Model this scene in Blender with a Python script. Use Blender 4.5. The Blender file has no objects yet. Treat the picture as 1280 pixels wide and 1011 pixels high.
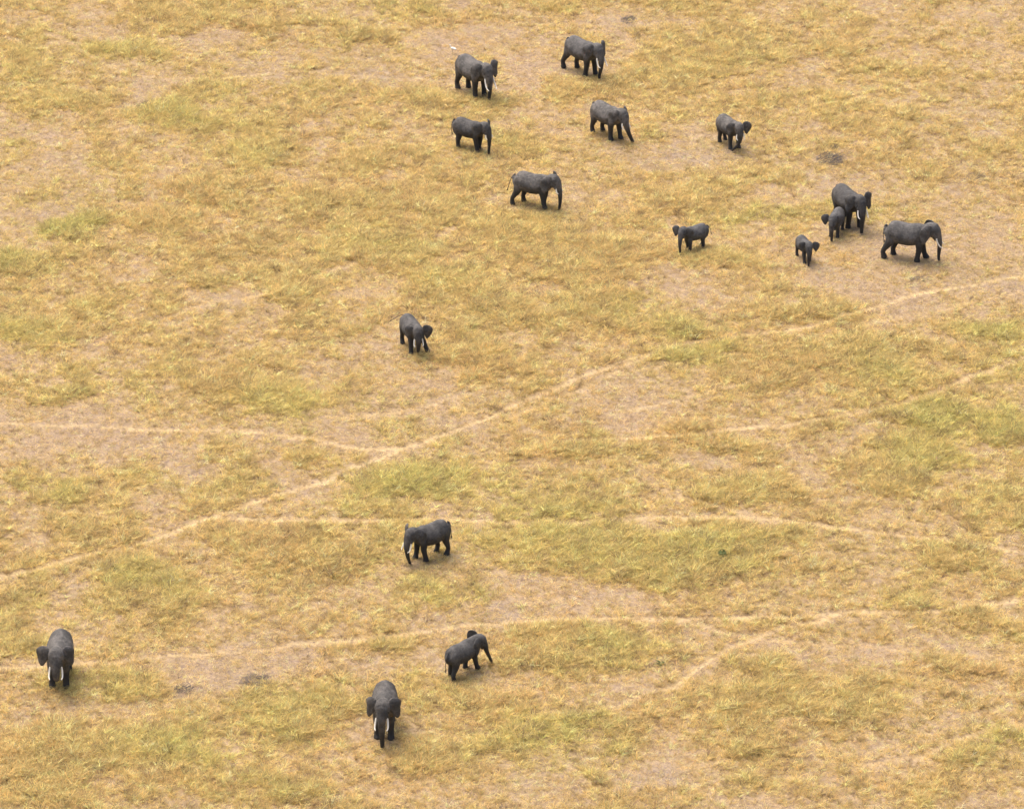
import bpy, math, random
import numpy as np
from mathutils import Vector, Matrix
S = bpy.context.scene
COL = S.collection
R = math.radians

# ------------------------------------------------------------------ camera
CAM_H, PITCH, HFOV = 134.0, 27.5, 12.0
F = 640.0 / math.tan(R(HFOV / 2))                 # focal length in photo pixels (1280 wide)
D0 = CAM_H / math.tan(R(PITCH))                   # ground distance to the picture's centre
cd = bpy.data.cameras.new('camera'); cam = bpy.data.objects.new('camera', cd); COL.objects.link(cam)
cam.location = (0, -D0, CAM_H); cam.rotation_euler = (R(90 - PITCH), 0, 0)
cd.sensor_width = 36.0; cd.lens = 18.0 / math.tan(R(HFOV / 2)); cd.clip_start = 1.0; cd.clip_end = 9000
S.camera = cam

# ------------------------------------------------------------------ sky and sun
SUN_EL, SUN_AZ = 64.0, 318.0                      # azimuth clockwise from +Y: light from the far left
w = bpy.data.worlds.new('World'); S.world = w; w.use_nodes = True
nt = w.node_tree
sky = nt.nodes.new('ShaderNodeTexSky'); sky.sky_type = 'NISHITA'; sky.sun_disc = False
sky.sun_elevation = R(SUN_EL); sky.sun_rotation = R(SUN_AZ)
sky.air_density = 1.0; sky.dust_density = 7.0; sky.ozone_density = 1.0
bg = nt.nodes['Background']; bg.inputs['Strength'].default_value = 0.10
nt.links.new(sky.outputs[0], bg.inputs[0])
sd = bpy.data.lights.new('sun', 'SUN'); sd.energy = 1.5; sd.angle = R(58); sd.color = (1.0, 0.92, 0.82)
so = bpy.data.objects.new('sun', sd); COL.objects.link(so)
dv = Vector((math.sin(R(SUN_AZ)) * math.cos(R(SUN_EL)), math.cos(R(SUN_AZ)) * math.cos(R(SUN_EL)), math.sin(R(SUN_EL))))
so.rotation_euler = dv.to_track_quat('Z', 'Y').to_euler(); so.location = (0, 0, 60)
S.view_settings.view_transform = 'Standard'; S.view_settings.look = 'None'
S.view_settings.gamma = 1.0; S.view_settings.exposure = 1.48
S.cycles.max_bounces = 5; S.cycles.diffuse_bounces = 3; S.cycles.transmission_bounces = 2

# ------------------------------------------------------------------ helpers
def px2ground(px, py):
    """photo pixel -> point on the plain (z = 0)"""
    a = (px - 640.0) / F; b = (505.5 - py) / F
    c, s = math.cos(R(PITCH)), math.sin(R(PITCH))
    d = (a, c + b * s, -s + b * c)
    t = CAM_H / -d[2]
    return (d[0] * t, -D0 + d[1] * t)

def px_scale(px, py):
    """metres per photo pixel across and along the ground at that point"""
    x, y = px2ground(px, py)
    x1, _ = px2ground(px + 1, py); _, y1 = px2ground(px, py - 1)
    return x1 - x, y1 - y

class Noise:
    def __init__(self, seed):
        self.g = np.random.RandomState(seed).rand(256, 256)
    def __call__(self, x, y):
        xi = np.floor(x).astype(int); yi = np.floor(y).astype(int)
        fx = x - xi; fy = y - yi
        fx = fx * fx * (3 - 2 * fx); fy = fy * fy * (3 - 2 * fy)
        g = self.g; a = xi & 255; b = (xi + 1) & 255; c = yi & 255; d = (yi + 1) & 255
        return (g[a, c] * (1 - fx) + g[b, c] * fx) * (1 - fy) + (g[a, d] * (1 - fx) + g[b, d] * fx) * fy - 0.5
def fbm(n, x, y, sc, octv=4, gain=0.55):
    v = 0; amp = 1; tot = 0
    x = x * 0.94 + y * 0.34; y = y * 0.94 - x * 0.34
    for o in range(octv):
        v = v + amp * n(x / sc + 17.3 * o + 40, y / sc + 9.1 * o + 70); tot += amp
        amp *= gain; sc /= 2.07
    return v / tot * 2
nA, nB, nC, nD, nE = (Noise(s) for s in (3, 11, 29, 47, 83))

# --- the plain's vegetation, as surveyed: tall clumps (kind g green, y straw, o orange) and bare ground (b earth, k grey)
TALL = [(450,52,40,12,'o'),(28,90,30,12,'o'),(90,122,60,14,'y'),(220,145,50,14,'g'),(330,188,60,18,'g'),(240,235,50,14,'o'),(430,250,80,20,'g'),
(90,288,38,20,'G'),(10,320,25,18,'G'),(190,275,40,12,'y'),(320,340,60,18,'y'),(35,415,50,24,'G'),(110,390,40,14,'g'),(370,370,50,16,'y'),(510,300,80,28,'g'),
(530,255,30,12,'o'),(345,510,60,26,'g'),(270,475,50,14,'o'),(40,490,60,18,'y'),(620,390,60,22,'y'),(600,460,80,24,'o'),(760,385,80,28,'G'),(855,250,60,16,'y'),
(880,325,70,13,'y'),(880,440,70,20,'G'),(990,455,60,20,'o'),(1090,460,46,28,'G'),(1230,408,50,14,'G'),(1180,522,46,18,'G'),(1260,532,30,14,'g'),(1000,390,50,12,'y'),
(840,410,40,13,'g'),(700,690,60,20,'y'),(850,700,120,32,'g'),(920,680,80,26,'g'),(1190,690,40,18,'o'),(60,605,50,20,'G'),(240,612,90,22,'g'),(400,575,70,20,'o'),
(520,600,80,22,'g'),(110,655,60,14,'y'),(350,682,60,24,'o'),(190,725,50,24,'G'),(440,705,44,16,'o'),(497,665,34,20,'y'),(575,750,60,16,'g'),(100,855,55,18,'G'),
(150,862,50,15,'G'),(60,935,70,24,'y'),(200,930,100,28,'G'),(360,890,80,28,'G'),(250,980,100,20,'o'),(340,970,60,20,'G'),(560,960,70,24,'y'),(600,890,40,13,'o'),
(750,800,90,24,'g'),(680,830,60,20,'y'),(700,930,90,34,'G'),(980,880,110,32,'g'),(1190,830,60,14,'o'),(950,830,50,14,'g'),(1250,930,50,20,'G'),(950,940,50,14,'y'),
(1240,770,40,15,'o'),(1100,600,60,20,'y'),(930,610,70,18,'g'),(870,555,70,13,'o'),(1170,575,60,18,'g'),(720,560,60,18,'y'),(720,110,50,13,'y'),(1030,60,70,12,'y'),
(820,170,30,8,'g'),(970,215,40,10,'y'),(1150,90,80,14,'y'),(610,120,60,12,'y'),(780,315,60,18,'y'),(700,330,60,20,'y'),(560,350,70,18,'g'),(640,285,60,14,'g'),
(1060,260,50,12,'g'),(960,275,70,13,'G'),(1110,270,40,10,'y'),(150,70,70,12,'y'),(300,30,80,12,'o'),(560,20,60,12,'o'),(640,170,40,12,'g'),(490,200,60,16,'y')]
BARE = [(440,95,70,14,'k'),(80,210,60,11,'b'),(70,250,28,14,'k'),(95,320,45,10,'b'),(160,350,50,10,'b'),(405,468,36,13,'k'),(60,530,120,20,'b'),(100,560,90,12,'b'),
(440,560,80,10,'b'),(600,62,60,16,'b'),(900,195,70,18,'k'),(730,250,110,14,'b'),(650,100,30,14,'b'),(960,152,60,16,'b'),(1200,150,90,28,'k'),(1170,215,110,22,'k'),
(1035,202,50,15,'k'),(1240,350,60,18,'k'),(1100,378,120,18,'b'),(960,370,60,10,'b'),(1095,545,55,12,'k'),(1260,558,38,7,'k'),(1065,665,50,8,'k'),(1020,690,60,12,'b'),
(868,688,24,7,'k'),(720,738,120,16,'b'),(600,780,90,12,'k'),(300,818,120,16,'b'),(310,853,62,13,'k'),(228,862,36,9,'k'),(50,835,60,10,'b'),(450,830,60,14,'b'),
(780,862,80,10,'b'),(1080,905,120,20,'b'),(840,975,80,15,'k'),(1150,960,100,22,'b'),(300,760,80,12,'b'),(180,133,30,6,'k'),(785,25,30,8,'k'),(1145,350,26,6,'k'),
(1250,690,60,12,'b'),(1060,820,70,10,'b'),(300,120,60,10,'b'),(860,20,90,10,'b'),(660,215,50,10,'b'),(780,200,60,12,'b'),(1180,620,80,10,'b'),(560,470,30,8,'b')]
PATHS = [  # trodden game trails: width (m), strength, points
(.44,.86,[(-60,740),(0,722),(60,705),(130,690),(200,672),(260,650),(330,625),(400,605),(440,585),(500,562),(560,540),(620,515),(680,490),(740,465),(800,443),(860,428),(930,420),(1000,410),(1060,395),(1120,375),(1180,362),(1250,350),(1330,335)]),
(.32,.45,[(760,470),(840,455),(930,437),(1020,420),(1100,402),(1180,385),(1290,362)]),
(.35,.6,[(640,520),(700,495),(745,478),(790,452)]),
(.40,.7,[(-50,528),(0,530),(100,534),(200,538),(300,541),(380,548),(450,560),(500,560)]),
(.45,.95,[(250,648),(330,652),(400,652),(500,651),(600,651),(680,656),(760,650),(850,648),(950,648),(1050,661),(1130,669),(1200,679),(1280,689),(1340,696)]),
(.30,.5,[(-30,628),(60,640),(140,648),(200,655),(260,652)]),
(.45,.7,[(480,800),(560,787),(600,783),(650,778),(750,775),(850,775),(950,772),(1050,768),(1150,765),(1200,758),(1280,748),(1350,742)]),
(.45,.6,[(-40,835),(40,832),(120,828),(200,823),(300,815),(380,806),(450,800),(500,795)]),
(.45,.8,[(700,552),(760,548),(850,543),(930,535),(1000,528),(1080,515),(1130,502),(1180,485),(1230,465),(1280,447),(1340,425)]),
(.35,.6,[(790,600),(840,618),(900,635),(960,648),(1010,655)]),
(.40,.7,[(840,860),(870,840),(900,820),(940,800),(980,785),(1040,772)]),
(.35,.5,[(640,895),(720,893),(760,886),(800,872),(850,855)]),
(.40,.5,[(1080,960),(1150,945),(1190,930),(1230,915),(1290,903)]),
(.35,.45,[(940,145),(1000,135),(1100,115),(1200,95),(1290,72)]),
(.35,.5,[(820,775),(870,782),(910,795),(960,800),(1060,808),(1160,815),(1290,822)]),
(.30,.5,[(760,520),(840,500),(900,488),(960,470)]),
(.30,.5,[(200,400),(260,380),(330,368),(420,335),(520,300),(600,270)]),
(.30,.4,[(0,470),(80,455),(150,430),(210,410)]),
(.35,.45,[(640,470),(520,510),(440,520)]),
(.30,.45,[(1040,690),(980,700),(940,715),(900,740)]),
(.35,.4,[(60,40),(160,90),(260,98),(380,90),(480,98),(560,100)]),
(.30,.4,[(840,960),(940,950),(1000,935),(1080,928)]),
]
def gauss_sum(X, Y, lst, kinds):
    v = np.zeros_like(X)
    for (px, py, rx, ry, k) in lst:
        if k not in kinds: continue
        cx, cy = px2ground(px, py); sx, sy = px_scale(px, py)
        ax, ay = rx * sx, ry * sy
        m = (np.abs(X - cx) < 3 * ax) & (np.abs(Y - cy) < 3 * ay)
        if not m.any(): continue
        q = ((X[m] - cx) / ax) ** 2 + ((Y[m] - cy) / ay) ** 2
        v[m] = np.maximum(v[m], np.exp(-(q ** 1.5) * 0.8))
    return v
def path_mask(X, Y):
    v = np.zeros_like(X)
    for (wd, st, pts) in PATHS:
        P = [px2ground(*p) for p in pts]
        Q = []                                       # smooth the trail
        for i in range(len(P) - 1):
            p0 = P[max(i - 1, 0)]; p1 = P[i]; p2 = P[i + 1]; p3 = P[min(i + 2, len(P) - 1)]
            for t in np.linspace(0, 1, 6)[:-1]:
                Q.append(tuple(0.5 * ((2 * p1[c]) + (-p0[c] + p2[c]) * t + (2 * p0[c] - 5 * p1[c] + 4 * p2[c] - p3[c]) * t * t + (-p0[c] + 3 * p1[c] - 3 * p2[c] + p3[c]) * t ** 3) for c in (0, 1)))
        Q.append(P[-1])
        for (a, b) in zip(Q[:-1], Q[1:]):
            m = (X > min(a[0], b[0]) - 2) & (X < max(a[0], b[0]) + 2) & (Y > min(a[1], b[1]) - 2) & (Y < max(a[1], b[1]) + 2)
            if not m.any(): continue
            dx, dy = b[0] - a[0], b[1] - a[1]; L2 = dx * dx + dy * dy + 1e-9
            x = X[m]; y = Y[m]
            x = x + .2 * nA(x * .8, y * .8) ; y = y + .35 * nB(x * .6, y * .6)
            t = np.clip(((x - a[0]) * dx + (y - a[1]) * dy) / L2, 0, 1)
            d = np.hypot(x - a[0] - t * dx, y - a[1] - t * dy)
            ww = .38 * wd * (1.0 + 0.8 * nE(x * 0.7, y * 0.7))
            v[m] = np.maximum(v[m], (.30 + .75 * st + .55 * nD(x * .5, y * .5) * st) * min(1, .3 + st) * np.clip(1.9 - 1.2 * d / ww, 0, 1))
    return v
def fields(X, Y):
    wx = X + 1.6 * fbm(nD, X, Y, 4.0, 3); wy = Y + 2.6 * fbm(nE, X, Y, 4.0, 3)
    tall = gauss_sum(wx, wy, TALL, 'gyoG'); green = np.maximum(gauss_sum(wx, wy, TALL, 'G'), 0.6 * gauss_sum(wx, wy, TALL, 'g'))
    orange = gauss_sum(wx, wy, TALL, 'o')
    bare = gauss_sum(wx, wy, BARE, 'bk'); grey = gauss_sum(wx, wy, BARE, 'k')
    path = path_mask(X, Y)
    n1 = fbm(nA, X, Y * 0.8, 7.0, 5, 0.62); n2 = fbm(nB, X, Y, 11.0, 4); n3 = fbm(nC, X, Y, 5.0, 4, 0.6)
    cover = 0.40 + 0.50 * n1 + 0.42 * tall - 0.17 * bare + .45 * fbm(nE, X, Y, 2.6, 4, .7)
    green = np.clip(green * 0.62 + 0.9 * n2 + 0.05, 0, 1); orange = np.clip(0.6 * orange + 1.0 * n3 + 0.08, 0, 1)
    grey = np.clip(grey * 0.8 + 0.6 * fbm(nD, X, Y, 6.0, 3) + 0.02, 0, 1)
    return np.clip(cover, 0, 1), green, orange, grey, path

def relief(x, y):
    return 0.16 * fbm(nB, x, y, 23.0, 3) + 0.05 * fbm(nC, x, y, 3.0, 2)
def zat(x, y):
    return float(relief(np.array([float(x)]), np.array([float(y)]))[0])

def tag(o, label=None, cat=None, group=None, kind=None):
    if label: o['label'] = label
    if cat: o['category'] = cat
    if group: o['group'] = group
    if kind: o['kind'] = kind
    return o
def mesh_obj(name, V, Fc, mat, parent=None, smooth=True, link=True):
    me = bpy.data.meshes.new(name); me.from_pydata([tuple(map(float, v)) for v in V], [], Fc); me.update()
    if smooth: me.polygons.foreach_set('use_smooth', [True] * len(me.polygons))
    if mat: me.materials.append(mat)
    o = bpy.data.objects.new(name, me)
    if link: COL.objects.link(o)
    if parent: o.parent = parent
    return o

# ------------------------------------------------------------------ materials
def mat_new(name):
    m = bpy.data.materials.new(name); m.use_nodes = True
    return m, m.node_tree.nodes, m.node_tree.links, m.node_tree.nodes['Principled BSDF']
def N(ns, t, **kw):
    n = ns.new(t)
    for k, v in kw.items(): setattr(n, k, v)
    return n
def mixc(ns, ls, fac, a, b, mode='MIX'):
    n = ns.new('ShaderNodeMix'); n.data_type = 'RGBA'; n.blend_type = mode
    for sock, v in ((n.inputs[0], fac), (n.inputs[6], a), (n.inputs[7], b)):
        if isinstance(v, (int, float)): sock.default_value = v
        elif isinstance(v, tuple): sock.default_value = v + (1,)
        else: ls.new(v, sock)
    return n.outputs[2]
def noise(ns, ls, vec, scale, detail=3, rough=0.6):
    n = ns.new('ShaderNodeTexNoise'); n.inputs['Scale'].default_value = scale
    n.inputs['Detail'].default_value = detail; n.inputs['Roughness'].default_value = rough
    ls.new(vec, n.inputs['Vector']); return n.outputs['Fac']
def ramp(ns, ls, src, a, b):
    n = ns.new('ShaderNodeMapRange'); n.inputs[1].default_value = a; n.inputs[2].default_value = b
    ls.new(src, n.inputs[0]); return n.outputs[0]

# ground: dry earth with litter
mg, ns, ls, pb = mat_new('dry_earth')
att = N(ns, 'ShaderNodeAttribute', attribute_name='tint'); geo = N(ns, 'ShaderNodeNewGeometry')
P = geo.outputs['Position']
c = mixc(ns, ls, ramp(ns, ls, noise(ns, ls, P, 9.0, 5, .7), .42, .66), att.outputs['Color'], (.36, .262, .145))
c = mixc(ns, ls, ramp(ns, ls, noise(ns, ls, P, 4.3, 5, .75), .50, .68), c, (.115, .082, .072))
mp = N(ns, 'ShaderNodeMapping'); mp.inputs['Rotation'].default_value = (0, 0, .5); mp.inputs['Scale'].default_value = (5, 16, 5); ls.new(P, mp.inputs['Vector'])
c = mixc(ns, ls, ramp(ns, ls, noise(ns, ls, mp.outputs[0], 1.4, 3, .7), .58, .70), c, (.50, .37, .21))
ls.new(c, pb.inputs['Base Color']); pb.inputs['Roughness'].default_value = .95; pb.inputs['Specular IOR Level'].default_value = .1
bp = N(ns, 'ShaderNodeBump'); bp.inputs['Strength'].default_value = .9; bp.inputs['Distance'].default_value = .10
ls.new(noise(ns, ls, P, 5.5, 5, .75), bp.inputs['Height']); ls.new(bp.outputs[0], pb.inputs['Normal'])

# grass
mgr, ns, ls, pb = mat_new('dry_grass')
att = N(ns, 'ShaderNodeAttribute', attribute_name='tint', attribute_type='INSTANCER')
bv = N(ns, 'ShaderNodeAttribute', attribute_name='bladetone')
c = mixc(ns, ls, 1.0, att.outputs['Color'], bv.outputs['Color'], 'MULTIPLY')
ls.new(c, pb.inputs['Base Color']); pb.inputs['Roughness'].default_value = .7; pb.inputs['Specular IOR Level'].default_value = .15
tr = N(ns, 'ShaderNodeBsdfTranslucent'); ls.new(c, tr.inputs['Color'])
mx = N(ns, 'ShaderNodeMixShader'); mx.inputs[0].default_value = .6
ls.new(pb.outputs[0], mx.inputs[1]); ls.new(tr.outputs[0], mx.inputs[2]); ls.new(mx.outputs[0], ns['Material Output'].inputs['Surface'])

def skin_mat(name, base, dust, amt, wz=1.0):
    m, ns, ls, pb = mat_new(name)
    tc = N(ns, 'ShaderNodeTexCoord'); P = tc.outputs['Object']
    c = mixc(ns, ls, ramp(ns, ls, noise(ns, ls, P, 1.9, 5, .7), .42, .62), base, dust)
    c = mixc(ns, ls, amt, base, c)
    c = mixc(ns, ls, ramp(ns, ls, noise(ns, ls, P, 7.0, 4, .7), .50, .75), c, tuple(v * .62 for v in base))
    oi = N(ns, 'ShaderNodeObjectInfo'); hv = N(ns, 'ShaderNodeHueSaturation'); ls.new(c, hv.inputs['Color'])      # each animal its own tone
    mr = N(ns, 'ShaderNodeMapRange'); mr.inputs[3].default_value = .80; mr.inputs[4].default_value = 1.28; ls.new(oi.outputs['Random'], mr.inputs[0]); ls.new(mr.outputs[0], hv.inputs['Value']); c = hv.outputs[0]
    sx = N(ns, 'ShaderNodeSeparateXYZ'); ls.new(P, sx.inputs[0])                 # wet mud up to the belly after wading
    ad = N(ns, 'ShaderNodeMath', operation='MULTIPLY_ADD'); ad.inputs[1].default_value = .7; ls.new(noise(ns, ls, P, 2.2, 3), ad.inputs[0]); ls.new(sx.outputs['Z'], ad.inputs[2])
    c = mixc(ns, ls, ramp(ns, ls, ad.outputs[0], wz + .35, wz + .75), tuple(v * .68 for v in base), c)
    ls.new(c, pb.inputs['Base Color']); pb.inputs['Roughness'].default_value = .75; pb.inputs['Specular IOR Level'].default_value = .25
    vo = N(ns, 'ShaderNodeTexVoronoi'); vo.inputs['Scale'].default_value = 14; ls.new(P, vo.inputs['Vector'])
    mp = N(ns, 'ShaderNodeMapping'); mp.inputs['Scale'].default_value = (9, 9, 3); ls.new(P, mp.inputs['Vector'])
    b1 = N(ns, 'ShaderNodeBump'); b1.inputs['Strength'].default_value = .8; b1.inputs['Distance'].default_value = .09
    ls.new(noise(ns, ls, mp.outputs[0], 1.0, 5, .7), b1.inputs['Height'])
    b2 = N(ns, 'ShaderNodeBump'); b2.inputs['Strength'].default_value = .35; b2.inputs['Distance'].default_value = .012
    ls.new(vo.outputs['Distance'], b2.inputs['Height']); ls.new(b1.outputs[0], b2.inputs['Normal'])
    ls.new(b2.outputs[0], pb.inputs['Normal'])
    return m
SKIN = [skin_mat('elephant_hide', (.058, .056, .055), (.118, .110, .104), .95),
        skin_mat('dusty_elephant_hide', (.062, .059, .056), (.138, .126, .116), 1.0),
        skin_mat('calf_hide', (.062, .061, .062), (.125, .120, .117), .9, .45)]
def plain(name, col, rough=.6, spec=.3):
    m, ns, ls, pb = mat_new(name)
    tc = N(ns, 'ShaderNodeTexCoord')
    c = mixc(ns, ls, ramp(ns, ls, noise(ns, ls, tc.outputs['Object'], 12, 3), .35, .7), col, tuple(v * .75 for v in col))
    ls.new(c, pb.inputs['Base Color']); pb.inputs['Roughness'].default_value = rough; pb.inputs['Specular IOR Level'].default_value = spec
    return m
M_ivory = plain('ivory', (.86, .81, .70), .4); M_hair = plain('tail_hair', (.03, .028, .027), .8); M_eye = plain('eye', (.02, .015, .012), .2)
M_feather = plain('white_feathers', (.86, .84, .78), .8); M_beak = plain('yellow_beak', (.65, .42, .10), .5); M_birdleg = plain('bird_leg', (.10, .10, .08), .6)
M_twig = plain('grey_twigs', (.15, .135, .13), .9, .1); M_char = plain('dark_twigs', (.11, .10, .095), .9, .1); M_leaf = plain('green_leaf', (.12, .17, .06), .6, .2)

# ------------------------------------------------------------------ ground, one sheet to the horizon
def axis(lo, hi, step, far):
    a = list(np.arange(lo, hi + step / 2, step)); s = step; v = hi; w_ = []
    while v < far: s *= 1.25; v += s; w_.append(v)
    s = step; v = lo; u = []
    while v > -far: s *= 1.25; v -= s; u.append(v)
    return np.array(u[::-1] + a + w_)
xs = axis(-44, 44, .22, 5000); ys = axis(-58, 82, .3, 5000)
GX, GY = np.meshgrid(xs, ys); gx = GX.ravel(); gy = GY.ravel()
cover, green, orange, grey, path = fields(gx, gy)
def lerp(a, b, t): return a + (b - a) * t[:, None]
EARTH = np.array([.225, .165, .128]); GREY = np.array([.18, .142, .128]); STRAW = np.array([.465, .35, .19]); LITTER = np.array([.37, .27, .125])
tint = lerp(np.tile(EARTH, (len(gx), 1)), GREY, grey)
tint = lerp(tint, LITTER, np.clip(cover * 1.3, 0, 1) * .7)
tint = lerp(tint, STRAW * 1.05, np.clip(path, 0, 1))
gz = relief(gx, gy) - .05 * np.clip(path, 0, 1) + .03 * fbm(nE, gx, gy, .9, 2)
far = np.maximum(np.abs(gx) - 60, np.abs(gy) - 100); gz = gz * np.clip(1 - far / 200, 0, 1)
nx, ny = len(xs), len(ys)
me = bpy.data.meshes.new('grassland')
me.vertices.add(nx * ny); me.vertices.foreach_set('co', np.stack([gx, gy, gz], 1).ravel())
i = np.arange((ny - 1) * nx).reshape(ny - 1, nx)[:, :-1].ravel()
q = np.stack([i, i + 1, i + nx + 1, i + nx], 1)
me.loops.add(q.size); me.loops.foreach_set('vertex_index', q.ravel())
me.polygons.add(len(q)); me.polygons.foreach_set('loop_start', np.arange(len(q)) * 4); me.polygons.foreach_set('use_smooth', np.ones(len(q), bool))
me.update(); me.validate()
ca = me.color_attributes.new('tint', 'FLOAT_COLOR', 'POINT'); ca.data.foreach_set('color', np.concatenate([tint, np.ones((len(gx), 1))], 1).ravel())
me.materials.append(mg)
ground = bpy.data.objects.new('ground', me); COL.objects.link(ground); tag(ground, kind='structure')

# ------------------------------------------------------------------ grass tufts
rnd = random.Random(7)
def tuft(i, nb, rad, hmin, hmax, wid, lean, straw=False):
    V, Fc, T = [], [], []
    for b in range(nb):
        a = rnd.uniform(0, 2 * math.pi); r = rad * math.sqrt(rnd.random())
        x, y = r * math.cos(a), r * math.sin(a)
        h = rnd.uniform(hmin, hmax); wd = wid * rnd.uniform(.7, 1.3)
        la = a + rnd.uniform(-.9, .9); l = lean * rnd.uniform(.3, 1.2)
        dx, dy = math.cos(la) * l + .25 * lean, math.sin(la) * l + .1 * lean
        fa = rnd.uniform(0, math.pi); sx, sy = math.cos(fa) * wd, math.sin(fa) * wd
        tone = rnd.uniform(.72, 1.2); warm = rnd.uniform(-.08, .08)
        n0 = len(V)
        for k, (t, ws) in enumerate(((0, 1), (.45, .9), (.8, .6))):
            cx, cy, cz = x + dx * h * t * t, y + dy * h * t * t, h * t * (1 - .25 * l * t) - .02
            V += [(cx - sx * ws, cy - sy * ws, cz), (cx + sx * ws, cy + sy * ws, cz)]
        V.append((x + dx * h, y + dy * h, h * (1 - .28 * l)))
        Fc += [(n0, n0 + 1, n0 + 3, n0 + 2), (n0 + 2, n0 + 3, n0 + 5, n0 + 4), (n0 + 4, n0 + 5, n0 + 6)]
        T += [(tone * (1 + warm), tone, tone * (1 - warm), 1)] * 7
    o = mesh_obj('grass_tuft', V, Fc, mgr, link=False, smooth=False)
    ca = o.data.color_attributes.new('bladetone', 'FLOAT_COLOR', 'POINT'); ca.data.foreach_set('color', np.array(T, float).ravel())
    return o
tc_ = bpy.data.collections.new('grass_tuft_kinds')
for k in range(5): tc_.objects.link(tuft(k, 11, .09, .6, 1.0, .014, .7))      # upright bunches, 1 m high at scale 1
for k in range(5): tc_.objects.link(tuft(k, 9, .15, .25, .55, .013, 1.1))      # short splayed bunches
for k in range(4): tc_.objects.link(tuft(k, 8, .20, .25, .5, .011, 1.7))      # fallen straw
NV = 14
rs = np.random.RandomState(5)
def scatter(dens, x0, x1, y0, y1):
    n = int(dens * (x1 - x0) * (y1 - y0)); return rs.uniform(x0, x1, n), rs.uniform(y0, y1, n)
X, Y = scatter(50, -42, 42, -56, 80)
# keep what lies in or near the picture's footprint
keep = np.abs(X) < (math.tan(R(HFOV / 2)) * np.hypot(Y + D0, CAM_H) + 8)
X, Y = X[keep], Y[keep]
cover, green, orange, grey, path = fields(X, Y)
fine = fbm(nE, X, Y, 1.3, 3, .7)
pr = np.clip((cover + .45 * fine) * .75 + .50, .60, 1) * (1 - .88 * np.clip(path * 1.3, 0, 1))
k = rs.rand(len(X)) < pr
X, Y, cover, green, orange, grey, path, fine = (a[k] for a in (X, Y, cover, green, orange, grey, path, fine))
n = len(X)
upright = (rs.rand(n) < np.clip(cover * 1.3 - .15, .03, .9)) & (path < .3)
fallen = (~upright) & (rs.rand(n) < .62 - .5 * cover)
idx = np.where(upright, rs.randint(0, 5, n), np.where(fallen, rs.randint(10, 14, n), rs.randint(5, 10, n)))
hgt = np.where(upright, .14 + .44 * np.clip(cover + .5 * fine, 0, 1) ** 1.3, .20 + .22 * np.clip(cover, 0, 1)) * rs.uniform(.7, 1.3, n) * np.where(fallen, .75, 1.0) * (1 - .45 * np.clip(path, 0, 1))
for (ex, ey) in [(591,115),(728,90),(587,185),(759,169),(911,180),(667,256),(868,310),(1059,279),(1045,292),(1004,324),(1134,323),(515,434),(538,697),(77,850),(578,843),(481,915)]:
    cx, cy = px2ground(ex, ey)
    hgt = hgt * (1 - .5 * np.exp(-((X - cx) ** 2 + (Y - cy) ** 2) / 2.4 ** 2))      # trodden by the herd
GOLD = np.array([.78, .605, .275]); GRN = np.array([.67, .595, .23]); ORG = np.array([.75, .535, .255]); PALE = np.array([.63, .465, .25]); DEAD = np.array([.36, .25, .14])
tint = np.tile(GOLD, (n, 1))
jit = lambda s: rs.normal(0, s, n)
tint = lerp(tint, PALE, np.clip(.55 - .8 * cover + jit(.18), 0, 1))
tint = lerp(tint, ORG, np.clip(orange * .75 + jit(.2), 0, 1))
tint = lerp(tint, GRN, np.clip(green * .95 + jit(.22), 0, 1) * np.clip(cover * 1.5 + .1, 0, 1))
tint = lerp(tint, np.array([.26, .18, .13]), (rs.rand(n) < .24) * rs.rand(n))
tint = lerp(tint, PALE * 1.1, np.clip(path * .8, 0, 1))
tint = np.clip(tint * np.exp(jit(.28))[:, None], .02, .92)
me = bpy.data.meshes.new('grass'); me.vertices.add(n)
me.vertices.foreach_set('co', np.stack([X, Y, relief(X, Y)], 1).ravel())
def put(name, typ, arr, key='value'):
    a = me.attributes.new(name, typ, 'POINT'); a.data.foreach_set(key, np.ascontiguousarray(arr).ravel())
put('idx', 'INT', idx.astype(np.int32))
put('rot', 'FLOAT_VECTOR', np.stack([rs.normal(0, .12, n), rs.normal(.10, .12, n), rs.normal(0, 1.1, n)], 1), 'vector')
put('scl', 'FLOAT_VECTOR', np.stack([.5 + hgt, .5 + hgt, hgt], 1), 'vector')
put('tint', 'FLOAT_COLOR', np.concatenate([tint, np.ones((n, 1))], 1), 'color')
grass = bpy.data.objects.new('grass', me); COL.objects.link(grass)
tag(grass, 'dry golden and green grass covering the plain in tufts', 'grass', kind='stuff')
ng = bpy.data.node_groups.new('scatter_grass', 'GeometryNodeTree')
ng.interface.new_socket('Geometry', in_out='INPUT', socket_type='NodeSocketGeometry'); ng.interface.new_socket('Geometry', in_out='OUTPUT', socket_type='NodeSocketGeometry')
g = ng.nodes; gi = g.new('NodeGroupInput'); go = g.new('NodeGroupOutput'); iop = g.new('GeometryNodeInstanceOnPoints')
ci = g.new('GeometryNodeCollectionInfo'); ci.inputs[0].default_value = tc_; ci.inputs['Separate Children'].default_value = True; ci.inputs['Reset Children'].default_value = True
iop.inputs['Pick Instance'].default_value = True
def na(name, typ):
    a = g.new('GeometryNodeInputNamedAttribute'); a.data_type = typ; a.inputs[0].default_value = name; return a.outputs[0]
L = ng.links
L.new(gi.outputs[0], iop.inputs['Points']); L.new(ci.outputs[0], iop.inputs['Instance'])
L.new(na('idx', 'INT'), iop.inputs['Instance Index']); L.new(na('scl', 'FLOAT_VECTOR'), iop.inputs['Scale'])
e2r = g.new('FunctionNodeEulerToRotation'); L.new(na('rot', 'FLOAT_VECTOR'), e2r.inputs[0]); L.new(e2r.outputs[0], iop.inputs['Rotation'])
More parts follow.
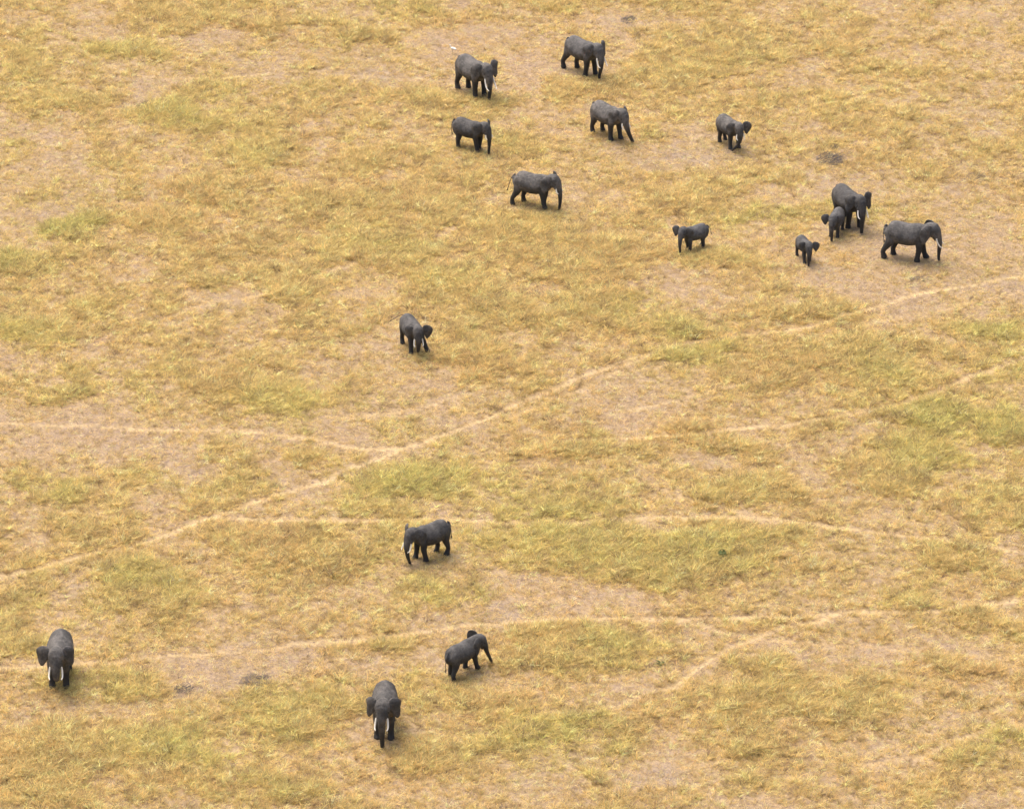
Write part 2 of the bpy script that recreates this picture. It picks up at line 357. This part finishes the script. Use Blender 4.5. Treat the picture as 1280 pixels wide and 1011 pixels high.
L.new(iop.outputs[0], go.inputs[0])
md = grass.modifiers.new('scatter', 'NODES'); md.node_group = ng
print('tufts', n)

# ------------------------------------------------------------------ elephants
def cr(P, n=5):
    P = np.array(P, float); out = []
    for i in range(len(P) - 1):
        p0 = P[i - 1] if i else 2 * P[0] - P[1]; p1, p2 = P[i], P[i + 1]; p3 = P[i + 2] if i + 2 < len(P) else 2 * P[-1] - P[-2]
        for t in np.linspace(0, 1, n + 1)[:-1]:
            out.append(.5 * (2 * p1 + (p2 - p0) * t + (2 * p0 - 5 * p1 + 4 * p2 - p3) * t * t + (3 * p1 - p0 - 3 * p2 + p3) * t ** 3))
    out.append(P[-1]); return np.array(out)
class Geo:
    def __init__(s): s.V, s.F = [], []
    def tube(s, pts, n=5, seg=18, ridge=0.0, up=(0, 0, 1)):
        """pts rows: x y z r_side r_up ; closed with rounded ends"""
        Q = cr(pts, n)
        C = Q[:, :3]; T = np.gradient(C, axis=0); T /= np.linalg.norm(T, axis=1)[:, None] + 1e-9
        up = np.array(up, float)
        rows = []
        def ring(c, t, ra, rb):
            a = np.cross(up, t)
            if np.linalg.norm(a) < 1e-3: a = np.cross((1, 0, 0), t)
            a /= np.linalg.norm(a); b = np.cross(t, a)
            th = np.linspace(0, 2 * math.pi, seg, endpoint=False)
            ca, sa = np.cos(th), np.sin(th)
            return c + np.outer(ca * (1 - ridge * np.maximum(sa, 0)), a) * ra + np.outer(sa, b) * rb
        e0, e1 = min(Q[0, 3:5]), min(Q[-1, 3:5])
        for k in (0.98, .8, .45): rows.append(ring(C[0] - T[0] * e0 * k * .8, T[0], Q[0, 3] * math.sqrt(1 - k * k), Q[0, 4] * math.sqrt(1 - k * k)))
        for c, t, r in zip(C, T, Q): rows.append(ring(c, t, r[3], r[4]))
        for k in (.45, .8, .98): rows.append(ring(C[-1] + T[-1] * e1 * k * .8, T[-1], Q[-1, 3] * math.sqrt(1 - k * k), Q[-1, 4] * math.sqrt(1 - k * k)))
        n0 = len(s.V)
        for r in rows: s.V += [tuple(v) for v in r]
        m = len(rows)
        for i in range(m - 1):
            for j in range(seg):
                a = n0 + i * seg + j; b = n0 + i * seg + (j + 1) % seg
                s.F.append((a, b, b + seg, a + seg))
        s.F.append(tuple(n0 + j for j in range(seg))[::-1]); s.F.append(tuple(n0 + (m - 1) * seg + j for j in range(seg)))
        return n0
    def ball(s, c, r, seg=16):
        c = np.array(c, float); n0 = len(s.V); m = 9
        for i in range(m):
            ph = math.pi * (i + .5) / m
            for j in range(seg):
                th = 2 * math.pi * j / seg
                s.V.append((c[0] + r[0] * math.sin(ph) * math.cos(th), c[1] + r[1] * math.sin(ph) * math.sin(th), c[2] + r[2] * math.cos(ph)))
        for i in range(m - 1):
            for j in range(seg):
                a = n0 + i * seg + j; b = n0 + i * seg + (j + 1) % seg
                s.F.append((a, a + seg, b + seg, b))
        s.F.append(tuple(n0 + j for j in range(seg))); s.F.append(tuple(n0 + (m - 1) * seg + j for j in range(seg))[::-1])
        return n0
    def xf(s, n0, fn):
        for i in range(n0, len(s.V)): s.V[i] = tuple(fn(np.array(s.V[i])))

EAR = [(0, .12), (.03, .17), (.10, .20), (.19, .195), (.27, .16), (.325, .09), (.34, .0), (.325, -.09), (.275, -.18), (.215, -.275), (.16, -.35), (.11, -.345), (.06, -.25), (.0, -.15), (-.03, -.04), (-.02, .06)]
def ear(G, side, spread, droop, size, thick=.019):
    E = np.array(EAR) * size; c = np.array([.16, .0]) * size
    a = R(spread + 7)
    u = np.array([-math.cos(a), side * math.sin(a), -.16]); u /= np.linalg.norm(u); v = np.array([.08 * math.cos(a) - .20 * math.sin(a), -side * .20 * math.cos(a), .95]); v /= np.linalg.norm(v)
    nrm = np.cross(u, v) * side; nrm /= np.linalg.norm(nrm)
    if nrm @ np.array([math.sin(a), side * math.cos(a), 0]) < 0: nrm = -nrm
    base = np.array([.605, side * .118, .81 + .06 * math.sin(a)])
    n0 = len(G.V); K = len(E); rings = [0.25, .5, .75, .93, 1.0]
    def pos(p, r, s):
        bulge = .035 * (1 - r * r) + .03 * math.sin(p[1] * 22) * r * (p[0] / .35)
        curl = -.9 * max(0, p[0] - .2) ** 2 * (1 if spread < 50 else -.6)
        th = thick * (1.25 - .55 * r)
        return base + u * p[0] + v * p[1] + nrm * (bulge + curl + s * th)
    for s_ in (1, -1):
        G.V.append(tuple(pos(c, 0, s_)))
        for r in rings:
            for p in E: G.V.append(tuple(pos(c + (p - c) * r, r, s_)))
    half = 1 + K * len(rings)
    for s_ in (0, 1):
        o = n0 + s_ * half
        for j in range(K):
            f = (o, o + 1 + j, o + 1 + (j + 1) % K); G.F.append(f if s_ == 0 else f[::-1])
            for r in range(len(rings) - 1):
                a_ = o + 1 + r * K + j; b_ = o + 1 + r * K + (j + 1) % K
                f = (a_, a_ + K, b_ + K, b_); G.F.append(f if s_ == 0 else f[::-1])
    o = n0 + 1 + (len(rings) - 1) * K
    for j in range(K):
        a_ = o + j; b_ = o + (j + 1) % K; G.F.append((a_, a_ + half, b_ + half, b_))

def rotm(yaw, pitch, roll=0):
    return np.array(Matrix.Rotation(R(yaw), 3, 'Z') @ Matrix.Rotation(R(pitch), 3, 'Y') @ Matrix.Rotation(R(roll), 3, 'X'))

def elephant(px, py, h, heading, label, legs=((.06, 0), (-.06, 0), (-.05, 0), (.06, 0)), yaw=0, pitch=6, ears=(14, 14), trunk=None,
             tusk=1.0, tail=None, skin=0, calf=False, lift=(0, 0, 0, 0), fat=1.0, earsize=1.0, roll=0, hz=.02):
    """legs: (dx,dy) of the foot for front-left, front-right, rear-left, rear-right, in shoulder heights"""
    x, y = px2ground(px, py)
    root = bpy.data.objects.new('elephant_calf' if calf else 'elephant', None); COL.objects.link(root)
    root.location = (x, y, zat(x, y) - .02); root.rotation_euler = (0, 0, R(heading)); root.empty_display_size = .5; LX = .94
    tag(root, label, 'elephant', 'elephants of the herd walking across the grassland')
    G = Geo()
    fw = fat * (1.10 if calf else 1.07)
    body = [(-.585, 0, .74, .06, .08), (-.56, 0, .725, .125, .145), (-.49, 0, .705, .185, .215), (-.35, 0, .69, .225, .275), (-.16, 0, .66, .25, .278), (0, 0, .643, .26, .275),
            (.15, 0, .658, .245, .272), (.29, 0, .70, .21, .262), (.40, 0, .74, .165, .22), (.50, 0, .785, .135, .175), (.58, 0, .82, .11, .14)]
    G.tube([(a, b, c, d * fw, e) for a, b, c, d, e in body], 4, 28, ridge=.14)
    # hip and shoulder masses
    for sd_ in (1, -1):
        G.ball((-.41, sd_ * .115, .64), (.15, .11, .235)); G.ball((.27, sd_ * .115, .66), (.12, .10, .22))
    def leg(front, sd_, d, lf):
        dx, dy = d
        if front: L_ = [(.28, .115, .66, .105, .125), (.285, .13, .52, .095, .11), (.295, .135, .38, .078, .085), (.285, .135, .24, .066, .070), (.28, .135, .12, .063, .066), (.285, .135, .05, .072, .076), (.29, .135, .018, .076, .082)]
        else: L_ = [(-.39, .11, .66, .11, .15), (-.365, .125, .52, .105, .135), (-.345, .13, .40, .088, .10), (-.375, .13, .29, .068, .075), (-.41, .13, .18, .060, .063), (-.40, .13, .10, .062, .066), (-.39, .13, .05, .070, .075), (-.385, .13, .018, .074, .080)]
        out = []
        for (a, b, z, r1, r2) in L_:
            t = max(0, (.62 - z) / .62)
            zz = z + lf * t * t
            back = -.05 * math.sin(math.pi * t) if dx < 0 else .02 * math.sin(math.pi * t)
            if front: back = -back * .6
            out.append((a + dx * t + back * (1 if lf == 0 else 1.6) - (lf * .8 * t if lf else 0), sd_ * b + dy * t, zz, r1, r2))
        # up vector along x so radii are (side, fore-aft)
        G.tube(out, 4, 16, up=(1, 0, 0))
        f = out[-1]; G.ball((f[0] + .03, f[1], f[2] + .012), (.058, .062, .032))
    for i, (fr, sd_) in enumerate(((1, 1), (1, -1), (0, 1), (0, -1))): leg(fr, sd_, legs[i], lift[i])
    tl = tail or [(-.66, 0, .70), (-.685, 0, .56), (-.675, .01, .40)]
    tp = [(-.56, 0, .84, .026, .026), (-.61, 0, .80, .018, .018)] + [(p[0], p[1], p[2], .0135 - .0015 * i, .0135 - .0015 * i) for i, p in enumerate(tl)]
    G.tube(tp, 4, 10, up=(0, 1, 0))
    # head group
    h0 = len(G.V)
    G.tube([(.50, 0, .80, .12, .155), (.58, 0, .835, .125, .16), (.66, 0, .84, .125, .155), (.72, 0, .825, .105, .125)], 4, 20)
    G.ball((.655, 0, .90), (.105, .10, .10)); G.ball((.60, 0, .93), (.08, .085, .06))
    for sd_ in (1, -1):
        G.ball((.655, sd_ * .06, .78), (.10, .065, .11)); G.ball((.715, sd_ * .075, .845), (.045, .035, .035))
        G.ball((.745, sd_ * .07, .715), (.05, .038, .065))
    G.tube([(.63, 0, .72, .07, .06), (.70, 0, .655, .055, .045), (.735, 0, .60, .035, .03)], 4, 12)
    er = .83 * earsize * (.82 if calf else 1.0)
    ear(G, 1, ears[0], 0, er); ear(G, -1, ears[1], 0, er)
    tr_ = trunk or [(.845, 0, .56), (.862, 0, .44), (.868, 0, .32), (.866, 0, .21), (.875, 0, .12)]
    rr = [.062, .052, .044, .038, .033]
    base = [(.715, 0, .85, .10, .10), (.765, 0, .765, .095, .088), (.812, 0, .665, .073, .075)]
    G.tube(base + [(p[0], p[1], p[2], rr[i], rr[i]) for i, p in enumerate(tr_)], 5, 18, up=(1, 0, 0))
    Rm = rotm(yaw, pitch, roll); pv = np.array([.47, 0, .80]); hx = lambda v: pv + np.array([0, 0, hz + (.03 if calf else 0)]) + Rm @ ((v - pv) * (np.array([1.10, 1.30, 1.14]) if calf else np.array([1.03, 1.22, 1.08])))
    def hx_t(v):                                           # trunk tip stays above ground
        q_ = hx(v)
        if q_[2] < .035: q_[2] = .035
        return q_
    G.xf(h0, hx_t)
    me = bpy.data.meshes.new('body'); me.from_pydata([(v[0] * h * LX, v[1] * h, v[2] * h) for v in G.V], [], G.F)
    tmp = bpy.data.objects.new('tmp', me); COL.objects.link(tmp)
    r_ = tmp.modifiers.new('r', 'REMESH'); r_.mode = 'VOXEL'; r_.voxel_size = .0085 * h
    s_ = tmp.modifiers.new('s', 'SMOOTH'); s_.factor = .5; s_.iterations = 5
    dg = bpy.context.evaluated_depsgraph_get(); dg.update()
    ev = tmp.evaluated_get(dg); nm = bpy.data.meshes.new_from_object(ev)
    bpy.data.objects.remove(tmp); bpy.data.meshes.remove(me)
    nm.name = 'body'; nm.materials.clear(); nm.materials.append(SKIN[skin]); nm.polygons.foreach_set('use_smooth', [True] * len(nm.polygons))
    b = bpy.data.objects.new('body', nm); COL.objects.link(b); b.parent = root
    if tusk > 0:
        for sd_ in (1, -1):
            t = Geo(); k_ = tusk * .82
            pts = [(.765, .082, .70), (.785, .095, .655), (.785 + .06 * k_, .104, .655 - .085 * k_), (.785 + .13 * k_, .106, .655 - .145 * k_), (.785 + .20 * k_, .092, .655 - .165 * k_)]
            rs_ = [.020, .020, .018, .014, .007]
            t.tube([tuple(hx(np.array((p[0], sd_ * p[1], p[2]))) * h) + (r * h, r * h) for p, r in zip(pts, rs_)], 4, 10)
            t.V = [(v[0] * LX, v[1], v[2]) for v in t.V]; mesh_obj('tusk', t.V, t.F, M_ivory, root)
    for sd_ in (1, -1):
        t = Geo(); t.ball(hx(np.array((.735, sd_ * .098, .80))) * h, (.013 * h,) * 3, 10); t.V = [(v[0] * LX, v[1], v[2]) for v in t.V]; mesh_obj('eye', t.V, t.F, M_eye, root)
    t = Geo(); e = np.array(tp[-1][:3]); dvec = e - np.array(tp[-2][:3]); dvec /= np.linalg.norm(dvec)
    for j in range(9):
        o_ = np.array([rnd.uniform(-.012, .012), rnd.uniform(-.012, .012), 0]); e2 = e + dvec * rnd.uniform(.07, .12) + o_ * 2.2
        t.tube([tuple((e - dvec * .02 + o_ * .4) * h) + (.006 * h,) * 2, tuple((e + dvec * .04 + o_) * h) + (.006 * h,) * 2, tuple(e2 * h) + (.002 * h,) * 2], 2, 5, up=(0, 1, 0))
    t.V = [(v[0] * LX, v[1], v[2]) for v in t.V]; mesh_obj('tail_hair', t.V, t.F, M_hair, root)
    return root

def tk(*p): return [tuple(q_) for q_ in p]
STR = lambda s: ((.10 * s, 0), (-.12 * s, 0), (-.14 * s, 0), (.12 * s, 0))
elephant(591, 115, 2.72, -52, 'large elephant with long curved white tusks, just below the small white bird',
         legs=((.04, 0), (.02, 0), (.02, 0), (-.08, 0)), yaw=-8, ears=(46, 24), tusk=1.3, skin=1, trunk=tk((.83, 0, .55), (.84, 0, .43), (.84, 0, .31), (.83, 0, .2), (.85, 0, .11)))
elephant(728, 90, 2.6, -45, 'tusked elephant topmost in the herd, striding with one hind leg stretched behind',
         legs=((.10, 0), (-.04, 0), (.04, 0), (-.20, 0)), yaw=-12, ears=(30, 26), tusk=1.1, skin=0, lift=(0, 0, 0, .02), trunk=tk((.83, 0, .55), (.83, 0, .43), (.81, 0, .31), (.78, 0, .19), (.78, 0, .09)))
elephant(587, 185, 2.2, -32, 'smallish elephant with a hanging trunk just below the large long-tusked elephant',
         legs=((-.02, 0), (.12, 0), (-.14, 0), (.05, 0)), yaw=-14, ears=(30, 24), tusk=.5, skin=0, trunk=tk((.835, 0, .55), (.845, 0, .43), (.85, 0, .31), (.85, 0, .18), (.87, 0, .07)))
elephant(759, 169, 2.45, -47, 'elephant reaching its trunk out to the side, one step below the topmost elephant',
         legs=((.14, 0), (.02, 0), (.06, 0), (-.06, 0)), yaw=-2, pitch=12, ears=(16, 16), tusk=.65, skin=1, trunk=tk((.86, .02, .55), (.90, .06, .43), (.95, .10, .31), (1.0, .14, .20), (1.03, .17, .09)))
elephant(911, 180, 2.1, -58, 'young elephant with its left ear flared out, alone on the bare pinkish ground',
         legs=((.10, 0), (.03, 0), (-.02, 0), (.05, 0)), yaw=-14, ears=(92, 45), earsize=.85, tusk=.7, skin=1, trunk=tk((.82, -.0, .56), (.82, -.02, .45), (.80, -.06, .34), (.76, -.12, .24), (.70, -.16, .14)))
elephant(667, 256, 2.42, -20, 'elephant in side view walking right with its trunk hanging straight to the ground',
         legs=((-.04, 0), (.12, 0), (.04, 0), (-.20, 0)), yaw=-12, ears=(28, 20), tusk=.5, skin=1, trunk=tk((.85, 0, .54), (.87, 0, .42), (.88, 0, .30), (.875, 0, .17), (.85, 0, .06)), tail=tk((-.68, .0, .70), (-.73, 0, .56), (-.77, 0, .42)))
elephant(868, 310, 1.72, -150, 'dark elephant calf walking left with one ear raised, alone in the grass',
         legs=((.02, 0), (-.10, 0), (.10, 0), (-.04, 0)), yaw=30, ears=(50, 85), tusk=0, skin=2, calf=True, trunk=tk((.85, 0, .55), (.865, 0, .45), (.87, 0, .35), (.865, 0, .26), (.87, 0, .18)), tail=tk((-.68, 0, .72), (-.73, 0, .62), (-.76, 0, .50)))
elephant(1059, 279, 2.55, -62, 'adult elephant right behind a calf that hides its hind legs',
         legs=((.10, .02), (-.02, 0), (0, 0), (0, 0)), yaw=-6, ears=(42, 20), tusk=.85, skin=0, trunk=tk((.835, 0, .54), (.84, 0, .42), (.84, 0, .30), (.85, 0, .18), (.86, 0, .07)))
elephant(1045, 292, 1.72, -108, 'elephant calf with one ear spread, in front of the adult whose hind legs it hides',
         legs=((.05, 0), (.0, 0), (-.04, 0), (.02, 0)), yaw=4, ears=(35, 85), tusk=0, skin=2, calf=True, trunk=tk((.83, 0, .55), (.83, 0, .43), (.82, 0, .31), (.82, 0, .2), (.83, 0, .11)))
elephant(1005, 324, 1.55, -70, 'smallest grey elephant calf, walking toward the viewer below the adult and calf pair',
         legs=((-.02, 0), (.12, 0), (.02, 0), (-.05, 0)), yaw=-20, ears=(72, 60), tusk=0, skin=2, calf=True, trunk=tk((.83, 0, .55), (.83, 0, .43), (.82, 0, .31), (.82, 0, .2), (.83, 0, .11)))
elephant(1134, 323, 2.62, -13, 'elephant in full side view striding right, farthest right in the herd',
         legs=((.18, 0), (-.02, 0), (.0, 0), (-.17, 0)), yaw=-4, pitch=8, ears=(14, 16), tusk=1.1, skin=0, lift=(0, 0, 0, .03), trunk=tk((.855, 0, .54), (.87, 0, .42), (.88, 0, .31), (.90, 0, .19), (.94, 0, .08)), tail=tk((-.63, .0, .70), (-.64, 0, .58), (-.62, 0, .44)))
elephant(515, 434, 2.15, -68, 'lone elephant with one ear out and its thin tail flung out sideways',
         legs=((.16, .20), (.08, -.02), (.03, 0), (-.04, 0)), yaw=-14, pitch=10, ears=(85, 40), earsize=.85, tusk=.85, skin=0, trunk=tk((.82, 0, .56), (.82, 0, .46), (.80, .0, .37), (.76, 0, .29), (.70, 0, .24)), tail=tk((-.65, -.07, .80), (-.68, -.20, .75), (-.71, -.33, .67)))
elephant(538, 697, 2.25, -146, 'tusked elephant facing left beside the horizontal trail in the lower middle',
         legs=((-.06, 0), (.10, 0), (-.04, 0), (.10, 0)), yaw=14, pitch=8, ears=(20, 30), tusk=.9, skin=0, trunk=tk((.84, 0, .54), (.84, 0, .42), (.83, 0, .30), (.80, 0, .18), (.78, 0, .07)), tail=tk((-.63, .0, .72), (-.66, 0, .58), (-.67, 0, .42)))
elephant(76, 850, 2.75, -90.5, 'large dusty elephant facing the viewer with both ears half spread, far left',
         legs=((.03, 0), (.03, 0), (0, 0), (.0, 0)), yaw=0, pitch=5, ears=(30, 48), hz=.075, tusk=1.0, skin=1, trunk=tk((.83, 0, .54), (.82, 0, .47), (.78, 0, .415), (.72, 0, .385), (.66, 0, .38)), earsize=.9)
elephant(578, 843, 2.05, 48, 'young elephant walking away to the upper right with its trunk stretched forward',
         legs=((-.02, 0), (.20, 0), (.06, 0), (-.10, 0)), yaw=-30, pitch=7, hz=-.02, ears=(42, 18), tusk=0, skin=0, trunk=tk((.855, 0, .55), (.91, 0, .45), (.97, 0, .35), (1.03, 0, .25), (1.09, 0, .16)))
elephant(481, 914, 2.65, -91, 'large tusked elephant seen head on with ears folded back, nearest the bottom edge',
         legs=((.05, 0), (.0, 0), (-.02, 0), (.0, 0)), yaw=-4, pitch=5, ears=(30, 30), earsize=.95, hz=.075, tusk=1.0, skin=1, trunk=tk((.83, 0, .54), (.83, 0, .42), (.82, 0, .29), (.80, 0, .15), (.80, 0, .02)))

# ------------------------------------------------------------------ white bird near the tusked elephant
bx_, by_ = px2ground(566, 66)
bird = bpy.data.objects.new('white_bird', None); COL.objects.link(bird); bird.location = (bx_, by_, zat(bx_, by_) + .02); bird.rotation_euler = (0, 0, R(165))
tag(bird, 'small white bird standing in the grass behind the large tusked elephant', 'bird')
t = Geo(); t.tube([(-.26, 0, .30, .02, .012), (-.16, 0, .33, .055, .045), (0, 0, .37, .085, .075), (.10, 0, .40, .06, .06), (.15, 0, .47, .03, .03), (.15, 0, .54, .022, .022), (.19, 0, .59, .022, .022), (.23, 0, .60, .026, .026)], 4, 12, up=(0, 1, 0))
mesh_obj('body', t.V, t.F, M_feather, bird)
for sd_ in (1, -1):
    t = Geo(); t.tube([(-.24, sd_ * .04, .31, .008, .02), (-.10, sd_ * .085, .36, .014, .055), (.06, sd_ * .075, .39, .014, .045)], 4, 10); mesh_obj('wing', t.V, t.F, M_feather, bird)
    t = Geo(); t.tube([(0, sd_ * .035, .33, .008, .008), (.01, sd_ * .035, .17, .006, .006), (0, sd_ * .035, .02, .006, .006), (.05, sd_ * .035, 0, .006, .004)], 3, 6, up=(0, 1, 0)); mesh_obj('leg', t.V, t.F, M_birdleg, bird)
t = Geo(); t.tube([(.25, 0, .60, .011, .011), (.33, 0, .585, .003, .003)], 2, 6); mesh_obj('beak', t.V, t.F, M_beak, bird)

# ------------------------------------------------------------------ flattened dead shrubs
def dead_shrub(px, py, lx, ly, hh, n, mat, label, seed):
    rr_ = random.Random(seed); x, y = px2ground(px, py); t = Geo()
    for i in range(n):
        a = rr_.uniform(0, 2 * math.pi); r = math.sqrt(rr_.random()) * .75
        cx, cy = math.cos(a) * r * lx, math.sin(a) * r * ly
        a2 = rr_.gauss(.25, .9); ln = rr_.uniform(.18, .5) * min(1.0, lx)
        z0 = rr_.uniform(0, .5) * hh * (1 - r * .7); dz = rr_.uniform(0, .6) * hh
        p0 = (cx, cy, z0); p2 = (cx + math.cos(a2) * ln, cy + math.sin(a2) * ln, z0 + dz)
        p1 = ((p0[0] + p2[0]) / 2 + rr_.uniform(-.06, .06), (p0[1] + p2[1]) / 2 + rr_.uniform(-.06, .06), (p0[2] + p2[2]) / 2 + rr_.uniform(0, .08))
        w_ = rr_.uniform(.006, .016)
        t.tube([p0 + (w_, w_), p1 + (w_ * .8,) * 2, p2 + (w_ * .4,) * 2], 2, 5)
    o = mesh_obj('dead_shrub', t.V, t.F, mat); o.location = (x, y, zat(x, y) + .03)
    tag(o, label, 'dead shrub', 'flattened dead shrubs lying on the plain'); return o
dead_shrub(1036, 200, 1.15, 1.3, .30, 190, M_twig, 'widest heap of grey dead twigs, on bare ground above the adult elephant and calf pair', 1)
dead_shrub(1041, 184, .42, .45, .22, 45, M_char, 'small blackish twig clump just above the wide grey twig heap', 2)
dead_shrub(1218, 222, .95, 1.2, .14, 90, M_twig, 'thin grey twig scatter near the right edge above the side-view elephant', 3)
dead_shrub(181, 133, .85, .8, .18, 130, M_char, 'dark twig clump alone near the upper left corner', 4)
dead_shrub(318, 853, 1.1, 1.0, .20, 130, M_twig, 'grey twig heap between the far left elephant and the bottom elephant', 5)
dead_shrub(229, 863, .75, .55, .20, 60, M_char, 'low dark twig clump left of the grey twig heap near the bottom', 6)
dead_shrub(784, 25, .7, .9, .14, 70, M_twig, 'faint grey twig patch near the top edge right of the topmost elephant', 7)
dead_shrub(1148, 350, .85, .5, .10, 40, M_twig, 'thin grey twig streak just below the side-view elephant on the right', 8)
dead_shrub(1100, 549, .6, .5, .15, 60, M_twig, 'grey twig clump by the curving trail at the right', 9)

# ------------------------------------------------------------------ small green plants
def green_plant(px, py, r, h, n, label, seed):
    rr_ = random.Random(seed); x, y = px2ground(px, py)
    root = bpy.data.objects.new('green_plant', None); COL.objects.link(root); root.location = (x, y, zat(x, y)); tag(root, label, 'plant', 'small green plants in the grass')
    V, Fc = [], []; st = Geo()
    for i in range(n):
        a = rr_.uniform(0, 2 * math.pi); q_ = rr_.random() ** .5 * r; z = rr_.uniform(.25, 1) * h * (1 - .3 * q_ / r)
        if i % 5 == 0: st.tube([(0, 0, 0, .008, .008), (math.cos(a) * q_ * .6, math.sin(a) * q_ * .6, z * .7, .006, .006), (math.cos(a) * q_, math.sin(a) * q_, z, .004, .004)], 2, 5, up=(1, 0, 0))
        c_ = np.array([math.cos(a) * q_, math.sin(a) * q_, z]); d1 = np.array([rr_.gauss(0, 1), rr_.gauss(0, 1), rr_.gauss(.5, .5)]); d1 /= np.linalg.norm(d1)
        d2 = np.cross(d1, (rr_.gauss(0, 1), rr_.gauss(0, 1), 1)); d2 /= np.linalg.norm(d2); l_ = rr_.uniform(.05, .10)
        n0 = len(V); V += [c_ - d1 * l_, c_ + d2 * l_ * .4 + np.array([0, 0, .01]), c_ + d1 * l_, c_ - d2 * l_ * .4]; Fc.append((n0, n0 + 1, n0 + 2, n0 + 3))
    mesh_obj('leaves', V, Fc, M_leaf, root, smooth=False); mesh_obj('stem', st.V, st.F, M_leaf, root)
green_plant(903, 698, .22, .55, 110, 'dark green leafy plant in the tall grass patch below the horizontal trail', 1)
green_plant(825, 834, .28, .22, 45, 'low green plant spreading in grass right of the lower centre', 2)
